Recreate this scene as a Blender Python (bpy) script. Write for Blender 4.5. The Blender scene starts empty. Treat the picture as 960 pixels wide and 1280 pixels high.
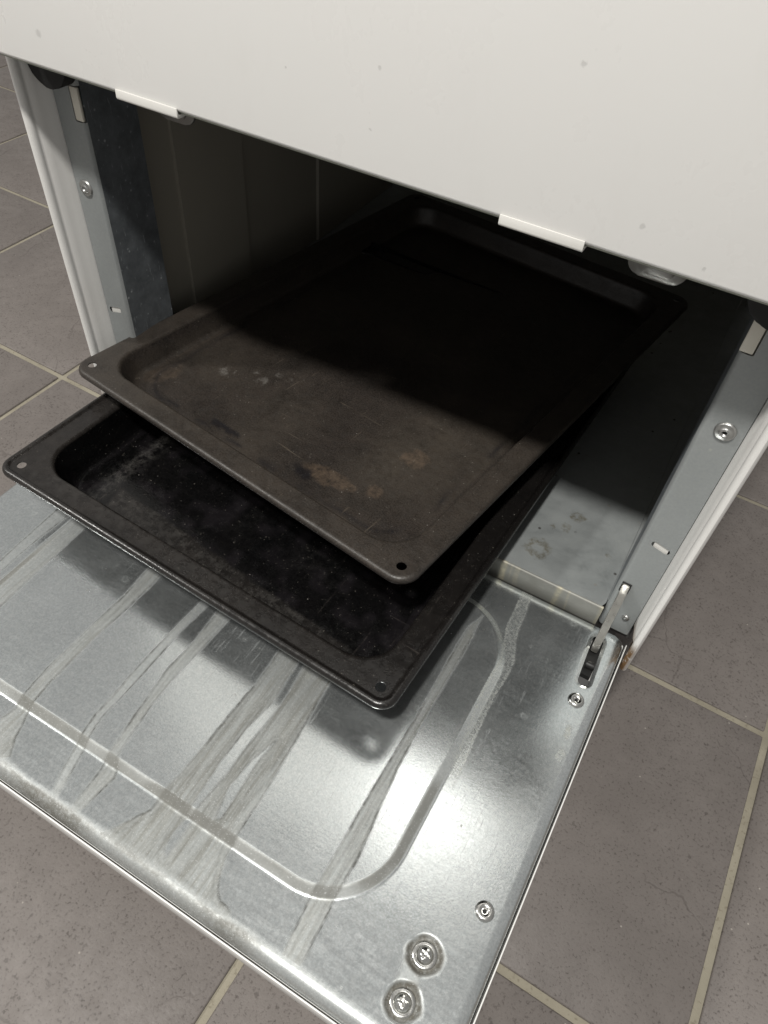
import bpy, bmesh, math, random
import numpy as np
from mathutils import Vector, Matrix
from mathutils.geometry import delaunay_2d_cdt
random.seed(4); rng = np.random.default_rng(7)
sc = bpy.context.scene
COL = sc.collection

# ---------------------------------------------------------------- camera, world, lamps, exposure
cam_d = bpy.data.cameras.new('camera'); cam = bpy.data.objects.new('camera', cam_d); COL.objects.link(cam)
Rm = Matrix(((0.86586771, 0.49594802, 0.06564547), (0.41168682, -0.63183677, -0.65672909), (-0.28423065, 0.59566589, -0.75126399)))
rot = Rm.transposed() @ Matrix(((1, 0, 0), (0, -1, 0), (0, 0, -1)))
cam.matrix_world = Matrix.Translation((0.201257, -0.33304199, 0.46800292)) @ rot.to_4x4()
cam_d.sensor_fit = 'AUTO'; cam_d.sensor_width = 36.0; cam_d.lens = 916.515 / 1280 * 36
cam_d.clip_start = 0.01; cam_d.clip_end = 60
sc.camera = cam

w = bpy.data.worlds.new('World'); sc.world = w; w.use_nodes = True
bg = w.node_tree.nodes['Background']; bg.inputs[0].default_value = (1.0, 0.975, 0.94, 1); bg.inputs[1].default_value = 0.31

def lamp(name, loc, target, size, power, col):
    d = bpy.data.lights.new(name, 'AREA'); d.shape = 'DISK'; d.size = size; d.energy = power; d.color = col
    o = bpy.data.objects.new(name, d); COL.objects.link(o); o.location = loc
    o.rotation_euler = (Vector(target) - Vector(loc)).to_track_quat('-Z', 'Y').to_euler()
    return o
for lx, pw in ((0.13, 47), (-1.95, 33)): lamp('ceiling_lamp', (lx, -0.95, 2.15), (lx * 0.3, -0.1, 0.0), 0.15, pw, (1.0, 0.975, 0.925))

vs = sc.view_settings; vs.view_transform = 'Standard'; vs.look = 'None'; vs.gamma = 1; vs.exposure = 0; vs.use_curve_mapping = False
sc.render.engine = 'CYCLES'
sc.cycles.use_denoising = True
sc.cycles.max_bounces = 8

# ---------------------------------------------------------------- helpers
class NT:
    """small wrapper for node materials"""
    def __init__(s, name):
        s.m = bpy.data.materials.new(name); s.m.use_nodes = True
        s.t = s.m.node_tree; s.b = s.t.nodes['Principled BSDF']
    def n(s, kind, **kw):
        x = s.t.nodes.new(kind)
        for k, v in kw.items(): setattr(x, k, v)
        return x
    def l(s, a, b): s.t.links.new(a, b)
    def setv(s, sock, v):
        if hasattr(v, 'links'): s.l(v, sock)
        elif isinstance(v, tuple) and len(v) == 3 and sock.type == 'RGBA': sock.default_value = (*v, 1)
        else: sock.default_value = v
    def coord(s, scale=(1, 1, 1), rnd=False):
        c = s.n('ShaderNodeTexCoord'); mp = s.n('ShaderNodeMapping'); mp.inputs['Scale'].default_value = scale
        s.l(c.outputs['Object'], mp.inputs['Vector'])
        if rnd:
            oi = s.n('ShaderNodeObjectInfo'); mm = s.n('ShaderNodeMath', operation='MULTIPLY'); mm.inputs[1].default_value = 37.0
            s.l(oi.outputs['Random'], mm.inputs[0]); cb = s.n('ShaderNodeCombineXYZ')
            for i in range(3): s.l(mm.outputs[0], cb.inputs[i])
            s.l(cb.outputs[0], mp.inputs['Location'])
        return mp.outputs[0]
    def noise(s, co, scale, detail=4, rough=0.55, dist=0.0):
        x = s.n('ShaderNodeTexNoise'); s.l(co, x.inputs['Vector'])
        x.inputs['Scale'].default_value = scale; x.inputs['Detail'].default_value = detail
        x.inputs['Roughness'].default_value = rough; x.inputs['Distortion'].default_value = dist
        return x.outputs['Fac']
    def voro(s, co, scale, feature='F1', out='Distance', rand=1.0):
        x = s.n('ShaderNodeTexVoronoi', feature=feature); s.l(co, x.inputs['Vector']); x.inputs['Scale'].default_value = scale
        x.inputs['Randomness'].default_value = rand
        return x.outputs[out]
    def ramp(s, v, lo, hi, a=0.0, b=1.0):
        x = s.n('ShaderNodeMapRange'); s.l(v, x.inputs[0])
        for i, q in enumerate((lo, hi, a, b)): x.inputs[i + 1].default_value = q
        return x.outputs[0]
    def mix(s, f, a, b):
        x = s.n('ShaderNodeMix', data_type='RGBA'); s.setv(x.inputs[0], f); s.setv(x.inputs[6], a); s.setv(x.inputs[7], b)
        return x.outputs[2]
    def math(s, op, a, b=0.0):
        x = s.n('ShaderNodeMath', operation=op); s.setv(x.inputs[0], a); s.setv(x.inputs[1], b); return x.outputs[0]
    def bump(s, h, strength, dist=0.001):
        x = s.n('ShaderNodeBump'); s.l(h, x.inputs['Height']); x.inputs['Strength'].default_value = strength; x.inputs['Distance'].default_value = dist
        s.l(x.outputs[0], s.b.inputs['Normal'])
    def attr(s, name):
        x = s.n('ShaderNodeAttribute'); x.attribute_name = name; return x.outputs['Fac']
    def set(s, **kw):
        for k, v in kw.items(): s.setv(s.b.inputs[{'col': 'Base Color', 'rough': 'Roughness', 'metal': 'Metallic', 'spec': 'Specular IOR Level', 'coat': 'Coat Weight'}[k]], v)
        return s.m

def ob(name, me, mat, parent=None, label=None, cat=None, group=None, kind=None, smooth=False, angle=None):
    if isinstance(me, bmesh.types.BMesh):
        bm = me; me = bpy.data.meshes.new(name); bmesh.ops.recalc_face_normals(bm, faces=bm.faces[:]); bm.to_mesh(me); bm.free()
    if mat is not None and not me.materials: me.materials.append(mat)
    o = bpy.data.objects.new(name, me); COL.objects.link(o)
    if smooth: me.polygons.foreach_set('use_smooth', [True] * len(me.polygons))
    if angle:
        me.polygons.foreach_set('use_smooth', [True] * len(me.polygons)); me.set_sharp_from_angle(angle=math.radians(angle))
    if parent is not None:
        o.parent = parent; o.matrix_parent_inverse = world_of(parent).inverted()
    for k, v in (('label', label), ('category', cat), ('group', group), ('kind', kind)):
        if v: o[k] = v
    return o
def world_of(o):
    m = o.matrix_basis.copy()
    if o.parent: m = world_of(o.parent) @ o.matrix_parent_inverse @ m
    return m
def box(bm, x0, x1, y0, y1, z0, z1, bev=0, seg=2):
    r = bmesh.ops.create_cube(bm, size=1)['verts']
    for v in r: v.co = Vector(((x0 + x1) / 2 + v.co.x * (x1 - x0), (y0 + y1) / 2 + v.co.y * (y1 - y0), (z0 + z1) / 2 + v.co.z * (z1 - z0)))
    if bev:
        es = list({e for v in r for e in v.link_edges})
        bmesh.ops.bevel(bm, geom=es, offset=bev, segments=seg, profile=0.5, affect='EDGES')
    return bm
def bx(*a, **k): return box(bmesh.new(), *a, **k)
def prism(pts, axis, a, b, bev=0):
    """extrude a closed outline (pairs in the two other axes) along axis 0/1/2"""
    bm = bmesh.new()
    def P(p, t):
        q = list(p); q.insert(axis, t); return bm.verts.new(q)
    A = [P(p, a) for p in pts]; B = [P(p, b) for p in pts]; n = len(pts)
    bm.faces.new(A); bm.faces.new(B[::-1])
    for i in range(n): bm.faces.new((A[i], A[(i + 1) % n], B[(i + 1) % n], B[i]))
    if bev: bmesh.ops.bevel(bm, geom=bm.edges[:], offset=bev, segments=2, profile=0.5, affect='EDGES')
    return bm
def lathe(prof, loc, axis='Z', n=32, bm=None, rot=None):
    """prof = [(r, h)...] turned about an axis through loc; h along +axis"""
    bm = bm or bmesh.new()
    M = {'Z': Matrix.Identity(3), '-Y': Matrix(((1, 0, 0), (0, 0, -1), (0, 1, 0)))}[axis] if rot is None else rot
    rings = []
    for r, h in prof:
        if r < 1e-7: rings.append([bm.verts.new(Vector(loc) + M @ Vector((0, 0, h)))])
        else: rings.append([bm.verts.new(Vector(loc) + M @ Vector((r * math.cos(2 * math.pi * i / n), r * math.sin(2 * math.pi * i / n), h))) for i in range(n)])
    for A, B in zip(rings, rings[1:]):
        for i in range(n):
            j = (i + 1) % n
            f = [A[i % len(A)]] + ([A[j]] if len(A) > 1 else []) + ([B[j]] if len(B) > 1 else []) + [B[i % len(B)]]
            if len(f) >= 3: bm.faces.new(f)
    return bm

def vnoise(X, Y, cell, seed):
    """smooth value noise on a lattice"""
    r = np.random.default_rng(seed); T = r.random((128, 128))
    u = X / cell + 40.3; v = Y / cell + 40.7
    i = np.floor(u).astype(int); j = np.floor(v).astype(int); a = u - i; b = v - j
    a = a * a * (3 - 2 * a); b = b * b * (3 - 2 * b)
    g = lambda p, q: T[p % 128, q % 128]
    return (g(i, j) * (1 - a) + g(i + 1, j) * a) * (1 - b) + (g(i, j + 1) * (1 - a) + g(i + 1, j + 1) * a) * b - 0.5
def poly_sd(X, Y, poly):
    """signed distance to polygon, negative inside"""
    P = np.array(poly); Q = np.roll(P, -1, 0); d = np.full(X.shape, 1e9); ins = np.zeros(X.shape, bool)
    for (ax, ay), (bx_, by) in zip(P, Q):
        ex, ey = bx_ - ax, by - ay; t = np.clip(((X - ax) * ex + (Y - ay) * ey) / (ex * ex + ey * ey + 1e-18), 0, 1)
        d = np.minimum(d, np.hypot(X - ax - t * ex, Y - ay - t * ey))
        c = (ay > Y) != (by > Y); xi = ax + (Y - ay) * ex / (ey if abs(ey) > 1e-12 else 1e-12); ins ^= c & (X < xi)
    return np.where(ins, -d, d)
def sd_rrect(X, Y, x0, x1, y0, y1, r):
    qx = np.abs(X - (x0 + x1) / 2) - (x1 - x0) / 2 + r; qy = np.abs(Y - (y0 + y1) / 2) - (y1 - y0) / 2 + r
    return np.hypot(np.maximum(qx, 0), np.maximum(qy, 0)) + np.minimum(np.maximum(qx, qy), 0) - r
def sd_caps(X, Y, ax, ay, bx_, by, r):
    ex, ey = bx_ - ax, by - ay; t = np.clip(((X - ax) * ex + (Y - ay) * ey) / (ex * ex + ey * ey + 1e-18), 0, 1)
    return np.hypot(X - ax - t * ex, Y - ay - t * ey) - r

def plate(name, u0, u1, v0, v1, step, sdf, height, mapf, attrs=None):
    """a sheet on a fine grid trimmed to sdf<0 (outline and holes), its vertices snapped onto the trimmed edge"""
    U, V = np.meshgrid(np.arange(u0, u1 + step / 2, step), np.arange(v0, v1 + step / 2, step), indexing='ij')
    for _ in range(3):
        d = sdf(U, V); h = step * 0.05
        gx = (sdf(U + h, V) - sdf(U - h, V)) / (2 * h); gy = (sdf(U, V + h) - sdf(U, V - h)) / (2 * h)
        k = np.abs(d) < 0.62 * step; s = np.where(k, d, 0)
        U = U - s * gx; V = V - s * gy
    d = sdf(U, V)
    cu = (U[:-1, :-1] + U[1:, :-1] + U[1:, 1:] + U[:-1, 1:]) / 4; cv = (V[:-1, :-1] + V[1:, :-1] + V[1:, 1:] + V[:-1, 1:]) / 4
    keep = sdf(cu, cv) < 0
    idx = np.arange(U.size).reshape(U.shape)
    F = np.stack([idx[:-1, :-1], idx[1:, :-1], idx[1:, 1:], idx[:-1, 1:]], -1)[keep]
    used = np.unique(F); rm = np.full(U.size, -1); rm[used] = np.arange(len(used)); F = rm[F]
    uu, vv = U.ravel()[used], V.ravel()[used]
    co = np.stack(mapf(uu, vv, height(uu, vv)), -1)
    me = bpy.data.meshes.new(name); me.from_pydata(co.tolist(), [], F.tolist())
    for k, fn in (attrs or {}).items():
        a = me.attributes.new(k, 'FLOAT', 'POINT'); a.data.foreach_set('value', np.asarray(fn(uu, vv), np.float32))
    me.polygons.foreach_set('use_smooth', [True] * len(me.polygons)); me.update()
    return me

# ---------------------------------------------------------------- materials
def m_galv(name, stain=False, dark=1.0, speck=0.5):
    k = NT(name); co = k.coord()
    sp = k.voro(co, 620, out='Color'); sepx = k.n('ShaderNodeSeparateColor'); k.l(sp, sepx.inputs[0])
    n1 = k.noise(co, 35, 5, 0.6); n2 = k.noise(co, 900, 2)
    a = tuple(dark * q for q in (0.735, 0.785, 0.795)); b = tuple(dark * q for q in (0.85, 0.885, 0.885))
    c = k.mix(k.math('ADD', k.math('MULTIPLY', sepx.outputs[0], 0.65), k.math('MULTIPLY', n1, 0.35)), a, b)
    fl = k.ramp(k.noise(co, 1400, 1), 0.66, 0.72)          # bright flecks
    r = k.math('ADD', k.ramp(n1, 0.3, 0.7, 0.185, 0.215), k.math('MULTIPLY', sepx.outputs[1], 0.03))
    met = 0.95; gr = k.ramp(k.noise(co, 760, 2, 0.5), 0.36, 0.62, 0.30, 0.0); c = k.mix(gr, c, (0.42, 0.45, 0.46))
    spots = k.ramp(k.voro(co, 95), 0.06, 0.10, 1, 0); gate = k.ramp(k.noise(co, 21, 2), 0.56, 0.62)
    dep = k.math('MULTIPLY', k.math('MULTIPLY', spots, gate), speck)   # mineral spots
    c = k.mix(dep, c, (0.34, 0.33, 0.29)); r = k.math('ADD', r, k.math('MULTIPLY', dep, 0.3))
    dust = k.ramp(k.noise(co, 9, 6, 0.65), 0.45, 0.78, 0.0, 0.15)
    for rz_, sc2, lo in ((0.35, 480, 0.62), (-0.5, 420, 0.64), (1.3, 520, 0.66)):
        tc = k.n('ShaderNodeTexCoord'); mp = k.n('ShaderNodeMapping'); mp.inputs['Rotation'].default_value = (0, 0, rz_); mp.inputs['Scale'].default_value = (1, 0.07, 1); k.l(tc.outputs['Object'], mp.inputs['Vector'])
        sm_ = k.math('MULTIPLY', k.ramp(k.noise(mp.outputs[0], sc2, 3, 0.6, 0.15), lo, lo + 0.10), k.ramp(k.noise(co, 14, 3), 0.42, 0.58))
        dust = k.math('MAXIMUM', dust, k.math('MULTIPLY', sm_, 0.30))
    dust = k.math('ADD', dust, k.math('MULTIPLY', k.ramp(k.noise(co, 1000, 2), 0.55, 0.72), 0.14))
    c = k.mix(dust, c, (0.26, 0.265, 0.26)); metv = k.ramp(dust, 0, 1, met, 0.3)
    if stain:
        s = k.attr('stain'); e = k.attr('rim'); em = k.attr('dirt'); lime = k.attr('lime')
        cs = k.coord((1, 0.06, 1)); st = k.noise(cs, 420, 4, 0.6); st2 = k.noise(k.coord((1, 0.12, 1)), 160, 5, 0.6, 0.6)
        sc_ = k.mix(k.ramp(st, 0.35, 0.68), (0.050, 0.048, 0.036), (0.118, 0.113, 0.092))
        sc_ = k.mix(k.ramp(st2, 0.35, 0.7, 0, 0.55), sc_, (0.060, 0.056, 0.042))
        sm = k.math('MULTIPLY', s, k.ramp(k.math('ADD', st, k.math('MULTIPLY', st2, 0.6)), 0.60, 0.95, 0.50, 0.80))
        c = k.mix(sm, c, sc_); r = k.math('ADD', r, k.math('MULTIPLY', sm, 0.36)); metv = k.math('MULTIPLY', metv, k.ramp(sm, 0, 1, 1, 0.35))
        ed = k.math('MULTIPLY', e, k.ramp(k.noise(co, 260, 3), 0.30, 0.60, 0.5, 0.95))
        c = k.mix(ed, c, (0.030, 0.028, 0.022)); metv = k.math('MULTIPLY', metv, k.ramp(ed, 0, 1, 1, 0.2))
        lm = k.math('MULTIPLY', lime, k.ramp(k.noise(co, 700, 4, 0.7), 0.36, 0.66, 0.05, 0.65))
        c = k.mix(lm, c, (0.29, 0.285, 0.21)); metv = k.math('MULTIPLY', metv, k.ramp(lm, 0, 1, 1, 0.15)); r = k.math('ADD', r, k.math('MULTIPLY', lm, 0.3))
        fb = k.attr('film_and_lit_strip'); c = k.mix(fb, c, k.mix(k.noise(co, 180, 4), (0.13, 0.13, 0.118), (0.20, 0.20, 0.185))); metv = k.math('MULTIPLY', metv, k.ramp(fb, 0, 1, 1, 0.1)); r = k.math('ADD', r, k.math('MULTIPLY', fb, 0.42))
        dm = k.math('MULTIPLY', em, k.ramp(k.noise(co, 300, 4, 0.7), 0.3, 0.55, 0.72, 0.98))
        c = k.mix(dm, c, (0.075, 0.066, 0.048)); metv = k.math('MULTIPLY', metv, k.ramp(dm, 0, 1, 1, 0.05)); r = k.math('ADD', r, k.math('MULTIPLY', dm, 0.45))
        br = k.ramp(k.noise(k.coord((0.12, 1, 1)), 500, 3), 0.35, 0.75, -0.02, 0.03); r = k.math('ADD', r, br)
        h = k.math('ADD', k.math('ADD', k.math('MULTIPLY', n2, 0.5), k.math('MULTIPLY', sm, k.math('MULTIPLY', st, 1.4))), k.math('MULTIPLY', lm, 0.8))
        k.bump(h, 0.10, 0.0006)
    else:
        k.bump(k.math('ADD', n2, k.math('MULTIPLY', n1, 0.4)), 0.06, 0.0006)
    c = k.mix(k.math('MULTIPLY', fl, 0.35), c, (0.85, 0.87, 0.88))
    return k.set(col=c, rough=r, metal=metv)
M_galv = m_galv('galvanised_sheet'); M_flap = m_galv('galvanised_streaked', stain=True)

def m_floorpan():
    k = NT('galvanised_floor'); co = k.coord()
    n1 = k.noise(co, 22, 5, 0.6); n2 = k.noise(co, 700, 2)
    c = k.mix(n1, (0.44, 0.475, 0.48), (0.58, 0.61, 0.61))
    ring = k.voro(co, 42); ringm = k.math('MULTIPLY', k.ramp(ring, 0.16, 0.22), k.ramp(ring, 0.22, 0.30, 1, 0))
    ringm = k.math('MULTIPLY', ringm, k.ramp(k.noise(co, 17, 2), 0.53, 0.60))
    ringm = k.math('MULTIPLY', ringm, 0.0)
    c = k.mix(ringm, c, (0.17, 0.14, 0.07))
    for px, py, rr_, wd in ((0.1542, 0.0474, 0.0075, 0.0042), (0.1657, 0.0789, 0.0015, 0.0035), (0.1699, 0.0956, 0.0030, 0.0026), (0.1560, 0.0760, 0.001, 0.0022), (0.2046, 0.0686, 0.0005, 0.0022)):
        vd = k.n('ShaderNodeVectorMath', operation='DISTANCE'); cw = k.n('ShaderNodeVectorMath', operation='ADD'); k.l(co, cw.inputs[0])
        cb = k.n('ShaderNodeCombineXYZ'); k.l(k.ramp(k.noise(co, 130, 3), 0, 1, -0.006, 0.006), cb.inputs[0]); k.l(k.ramp(k.noise(co, 150, 3), 0, 1, -0.006, 0.006), cb.inputs[1]); k.l(cb.outputs[0], cw.inputs[1])
        k.l(cw.outputs[0], vd.inputs[0]); vd.inputs[1].default_value = (px, py, 0.030)
        dd = k.math('ABSOLUTE', k.math('SUBTRACT', vd.outputs['Value'], rr_)); rg = k.math('MULTIPLY', k.ramp(dd, wd * 0.3, wd, 1, 0), k.ramp(k.noise(co, 420, 3), 0.35, 0.6, 0.15, 1))
        ringm = k.math('MAXIMUM', ringm, rg)
    sp = k.math('MULTIPLY', k.ramp(k.voro(co, 75), 0.05, 0.13, 1, 0), k.ramp(k.noise(co, 29, 2), 0.42, 0.55))
    c = k.mix(k.math('MULTIPLY', sp, 0.7), c, (0.42, 0.41, 0.38))
    bl = k.math('MULTIPLY', k.ramp(k.voro(co, 61), 0.05, 0.09, 1, 0), k.ramp(k.noise(co, 27, 2), 0.46, 0.56))
    c = k.mix(k.math('MULTIPLY', bl, 0.8), c, (0.10, 0.09, 0.08))
    dust = k.ramp(k.noise(co, 45, 6, 0.75), 0.3, 0.7, 0.15, 0.7); c = k.mix(dust, c, (0.28, 0.295, 0.29)); c = k.mix(k.math('MULTIPLY', ringm, 0.6), c, (0.17, 0.14, 0.075)); c = k.mix(k.math('MULTIPLY', sp, 0.6), c, (0.42, 0.41, 0.38)); c = k.mix(k.math('MULTIPLY', bl, 0.8), c, (0.05, 0.045, 0.04))
    k.bump(k.math('ADD', n2, k.math('MULTIPLY', ringm, 2.0)), 0.10, 0.001)
    return k.set(col=c, rough=k.ramp(n1, 0.3, 0.7, 0.38, 0.52), metal=k.ramp(dust, 0, 1, 0.85, 0.2))
M_pan = m_floorpan()
def m_post():
    k = NT('dull_zinc_post'); co = k.coord(); n1 = k.noise(co, 30, 5, 0.6); n2 = k.noise(co, 600, 3)
    c = k.mix(k.math('ADD', k.math('MULTIPLY', n1, 0.5), k.math('MULTIPLY', n2, 0.5)), (0.235, 0.252, 0.255), (0.37, 0.385, 0.383))
    c = k.mix(k.math('MULTIPLY', k.ramp(k.voro(co, 70), 0.05, 0.10, 1, 0), k.ramp(k.noise(co, 25, 2), 0.5, 0.58)), c, (0.45, 0.44, 0.40))
    k.bump(n2, 0.08, 0.001); return k.set(col=c, rough=k.ramp(n1, 0.3, 0.7, 0.52, 0.62), metal=0.3)
M_post = m_post()

def m_white(name, a, b, rough=0.32, dirt=0.5, grime=None, marks=()):
    k = NT(name); co = k.coord()
    c = k.mix(k.noise(co, 7, 4), a, b)
    sp = k.math('MULTIPLY', k.ramp(k.voro(co, 26), 0.05, 0.075, 1, 0), k.ramp(k.noise(co, 11, 2), 0.60, 0.66))
    c = k.mix(k.math('MULTIPLY', sp, dirt), c, (0.30, 0.28, 0.24))
    sm = k.ramp(k.noise(k.coord((1, 1, 0.4)), 30, 6, 0.7), 0.55, 0.85, 0, 0.18 * dirt); c = k.mix(sm, c, (0.45, 0.42, 0.36))
    r = k.ramp(k.noise(co, 18, 5, 0.65), 0.3, 0.7, rough - 0.05, rough + 0.1)
    if grime:                                             # rust and old grease near the lower end
        s = k.n('ShaderNodeSeparateXYZ'); k.l(co, s.inputs[0])
        g = k.math('MULTIPLY', k.ramp(s.outputs[2], grime[0], grime[1], 1, 0), k.ramp(k.noise(co, 160, 5, 0.7), 0.28, 0.46))
        ins = k.ramp(k.math('ABSOLUTE', s.outputs[0]), 0.2470, 0.2492, 1, 0.25); g = k.math('MULTIPLY', g, ins)
        c = k.mix(g, c, k.mix(k.noise(co, 380, 3), (0.04, 0.025, 0.012), (0.22, 0.12, 0.045))); r = k.math('ADD', r, k.math('MULTIPLY', g, 0.4))
    for px, pz, pr in marks:                              # specks of old grease on the door
        vd = k.n('ShaderNodeVectorMath', operation='DISTANCE'); k.l(co, vd.inputs[0]); vd.inputs[1].default_value = (px, -0.0225, pz)
        c = k.mix(k.math('MULTIPLY', k.ramp(k.math('ADD', vd.outputs['Value'], k.ramp(k.noise(co, 700, 2), 0, 1, -0.001, 0.001)), pr * 0.5, pr * 1.1, 1, 0), 0.30), c, (0.30, 0.29, 0.28))
    if marks: k.b.inputs['Specular IOR Level'].default_value = 0.24; r = k.math('ADD', r, k.ramp(k.noise(k.coord((1, 1, 0.35)), 26, 6, 0.7), 0.5, 0.75, 0.0, 0.12))
    k.bump(k.noise(co, 260, 2), 0.02, 0.001)
    return k.set(col=c, rough=r)
M_white = m_white('white_enamel', (0.80, 0.794, 0.776), (0.83, 0.824, 0.806), 0.26, 0.4, None, ((-0.1842, 0.3261, .0022), (0.1587, 0.3237, .0013), (0.0267, 0.3290, .0009), (0.0299, 0.3553, .0011), (0.1883, 0.3143, .0010), (0.118, 0.3757, .0012), (-0.02, 0.345, .0005)))
M_side = m_white('white_side_paint', (0.72, 0.71, 0.69), (0.78, 0.77, 0.75), 0.36, 0.9, (0.024, 0.036))
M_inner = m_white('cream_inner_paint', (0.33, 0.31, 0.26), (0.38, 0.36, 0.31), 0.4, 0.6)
M_plast = m_white('cream_plastic', (0.66, 0.63, 0.55), (0.72, 0.69, 0.61), 0.42, 0.7)
M_clip = m_white('white_plastic', (0.68, 0.67, 0.64), (0.72, 0.71, 0.68), 0.35, 0.5)

def m_plain(name, col, rough, metal=0.0, n=120, amt=0.25, bump=0.05):
    k = NT(name); co = k.coord(); f = k.noise(co, n, 4)
    c = k.mix(f, tuple(q * (1 - amt) for q in col), tuple(q * (1 + amt) for q in col))
    k.bump(k.noise(co, n * 4, 3), bump, 0.001)
    return k.set(col=c, rough=k.ramp(f, 0.3, 0.7, rough - 0.05, rough + 0.08), metal=metal)
M_rubber = m_plain('black_rubber', (0.012, 0.012, 0.012), 0.75)
M_steel = m_plain('bright_steel', (0.62, 0.62, 0.60), 0.22, 1.0, 300)
M_rivet = m_plain('dull_rivet', (0.42, 0.42, 0.41), 0.34, 0.9, 300)
M_arm = m_plain('zinc_arm', (0.55, 0.54, 0.50), 0.30, 0.92, 200)
M_bracket = m_plain('dark_bracket', (0.02, 0.02, 0.02), 0.5, 0.3)
M_shade_plate = m_plain('grey_shade_plate', (0.12, 0.12, 0.12), 0.55, 0.3)
M_tab = m_plain('dull_zinc', (0.20, 0.195, 0.185), 0.35, 0.6)
M_plinth = m_plain('dark_plinth', (0.10, 0.10, 0.10), 0.6)
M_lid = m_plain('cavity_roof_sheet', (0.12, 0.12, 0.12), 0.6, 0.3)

def m_blue():          # inner returns of the posts: darker, scratched zinc
    k = NT('scratched_dark_zinc'); co = k.coord()
    c = k.mix(k.noise(co, 60, 6, 0.7), (0.028, 0.032, 0.037), (0.27, 0.295, 0.315))
    sp = k.math('MULTIPLY', k.ramp(k.voro(co, 170), 0.06, 0.20, 1, 0), k.ramp(k.noise(co, 60, 3), 0.40, 0.58))
    sc_ = k.math('MULTIPLY', k.ramp(k.noise(k.coord((1, 1, 0.2)), 600, 2), 0.66, 0.72), 0.4)
    c = k.mix(k.math('MULTIPLY', k.math('MAXIMUM', sp, sc_), 0.7), c, (0.65, 0.68, 0.70))
    k.bump(k.noise(co, 500, 3), 0.1, 0.001)
    return k.set(col=c, rough=0.5, metal=0.25)
M_blue = m_blue()

def m_enamel(name, base, alt, rough, worn, wet=0.0, bmp=0.35):
    k = NT(name); co = k.coord()
    n1 = k.noise(co, 34, 8, 0.74, 0.5); n2 = k.noise(co, 150, 6, 0.74); n3 = k.noise(co, 620, 3)
    scr = k.math('MULTIPLY', k.ramp(k.noise(k.coord((1, 0.05, 1)), 380, 2), 0.70, 0.74), k.ramp(n1, 0.45, 0.6))
    scr2 = k.math('MULTIPLY', k.ramp(k.noise(k.coord((0.05, 1, 1)), 340, 2), 0.71, 0.75), k.ramp(n1, 0.6, 0.45))
    c = k.mix(k.ramp(n1, 0.35, 0.68), base, alt)
    c = k.mix(k.ramp(n2, 0.50, 0.70, 0, 0.7), c, tuple(q * 0.45 for q in base)); gn = k.noise(co, 900, 3, 0.6)
    c = k.mix(k.ramp(gn, 0.42, 0.66, 0, 0.45), c, tuple(q * 1.5 for q in alt)); c = k.mix(k.ramp(gn, 0.50, 0.34, 0, 0.6), c, tuple(q * 0.3 for q in base))
    d = k.attr('wear_and_light')
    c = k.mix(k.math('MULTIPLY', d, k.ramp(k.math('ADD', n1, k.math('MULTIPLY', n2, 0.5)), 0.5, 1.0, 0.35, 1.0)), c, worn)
    c = k.mix(k.math('MULTIPLY', k.attr('rust'), k.ramp(n2, 0.35, 0.60, 0.0, 0.72)), c, (0.088, 0.062, 0.042))
    c = k.mix(k.math('MULTIPLY', k.attr('char'), k.ramp(n2, 0.25, 0.55, 0.5, 1.0)), c, (0.008, 0.007, 0.008))
    fl = k.math('MULTIPLY', k.ramp(n3, 0.66, 0.74), k.ramp(n2, 0.45, 0.6))
    c = k.mix(k.math('MULTIPLY', fl, 0.55), c, (0.22, 0.20, 0.17))
    sp = k.math('MULTIPLY', k.ramp(k.voro(co, 170), 0.05, 0.085, 1, 0), k.ramp(n1, 0.52, 0.6))
    c = k.mix(k.math('MULTIPLY', sp, 0.6), c, (0.30, 0.285, 0.26))
    ash_and_light = k.math('MULTIPLY', k.attr('ash_and_light'), k.ramp(n2, 0.42, 0.62)); c = k.mix(k.math('MULTIPLY', ash_and_light, 0.45), c, (0.20, 0.19, 0.175))
    c = k.mix(k.math('MULTIPLY', k.math('MAXIMUM', scr, scr2), 0.45), c, tuple(2.2 * q for q in worn))
    r = k.math('ADD', k.ramp(n2, 0.35, 0.7, rough - 0.08, rough + 0.14), k.math('MULTIPLY', d, 0.12))
    if wet: r = k.math('SUBTRACT', r, k.math('MULTIPLY', k.ramp(n1, 0.45, 0.6), wet))
    k.bump(k.math('ADD', k.math('MULTIPLY', n2, 0.6), k.math('MULTIPLY', n3, 0.35)), bmp, 0.0012)
    return k.set(col=c, rough=r, spec=0.6)
M_tray_hi = m_enamel('worn_enamel', (0.0100, 0.0085, 0.0075), (0.034, 0.0275, 0.0235), 0.38, (0.052, 0.0425, 0.032))
M_tray_lo = m_enamel('black_enamel', (0.0016, 0.0017, 0.0019), (0.0040, 0.0037, 0.0038), 0.20, (0.022, 0.019, 0.017), 0.05, 0.17)

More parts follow.
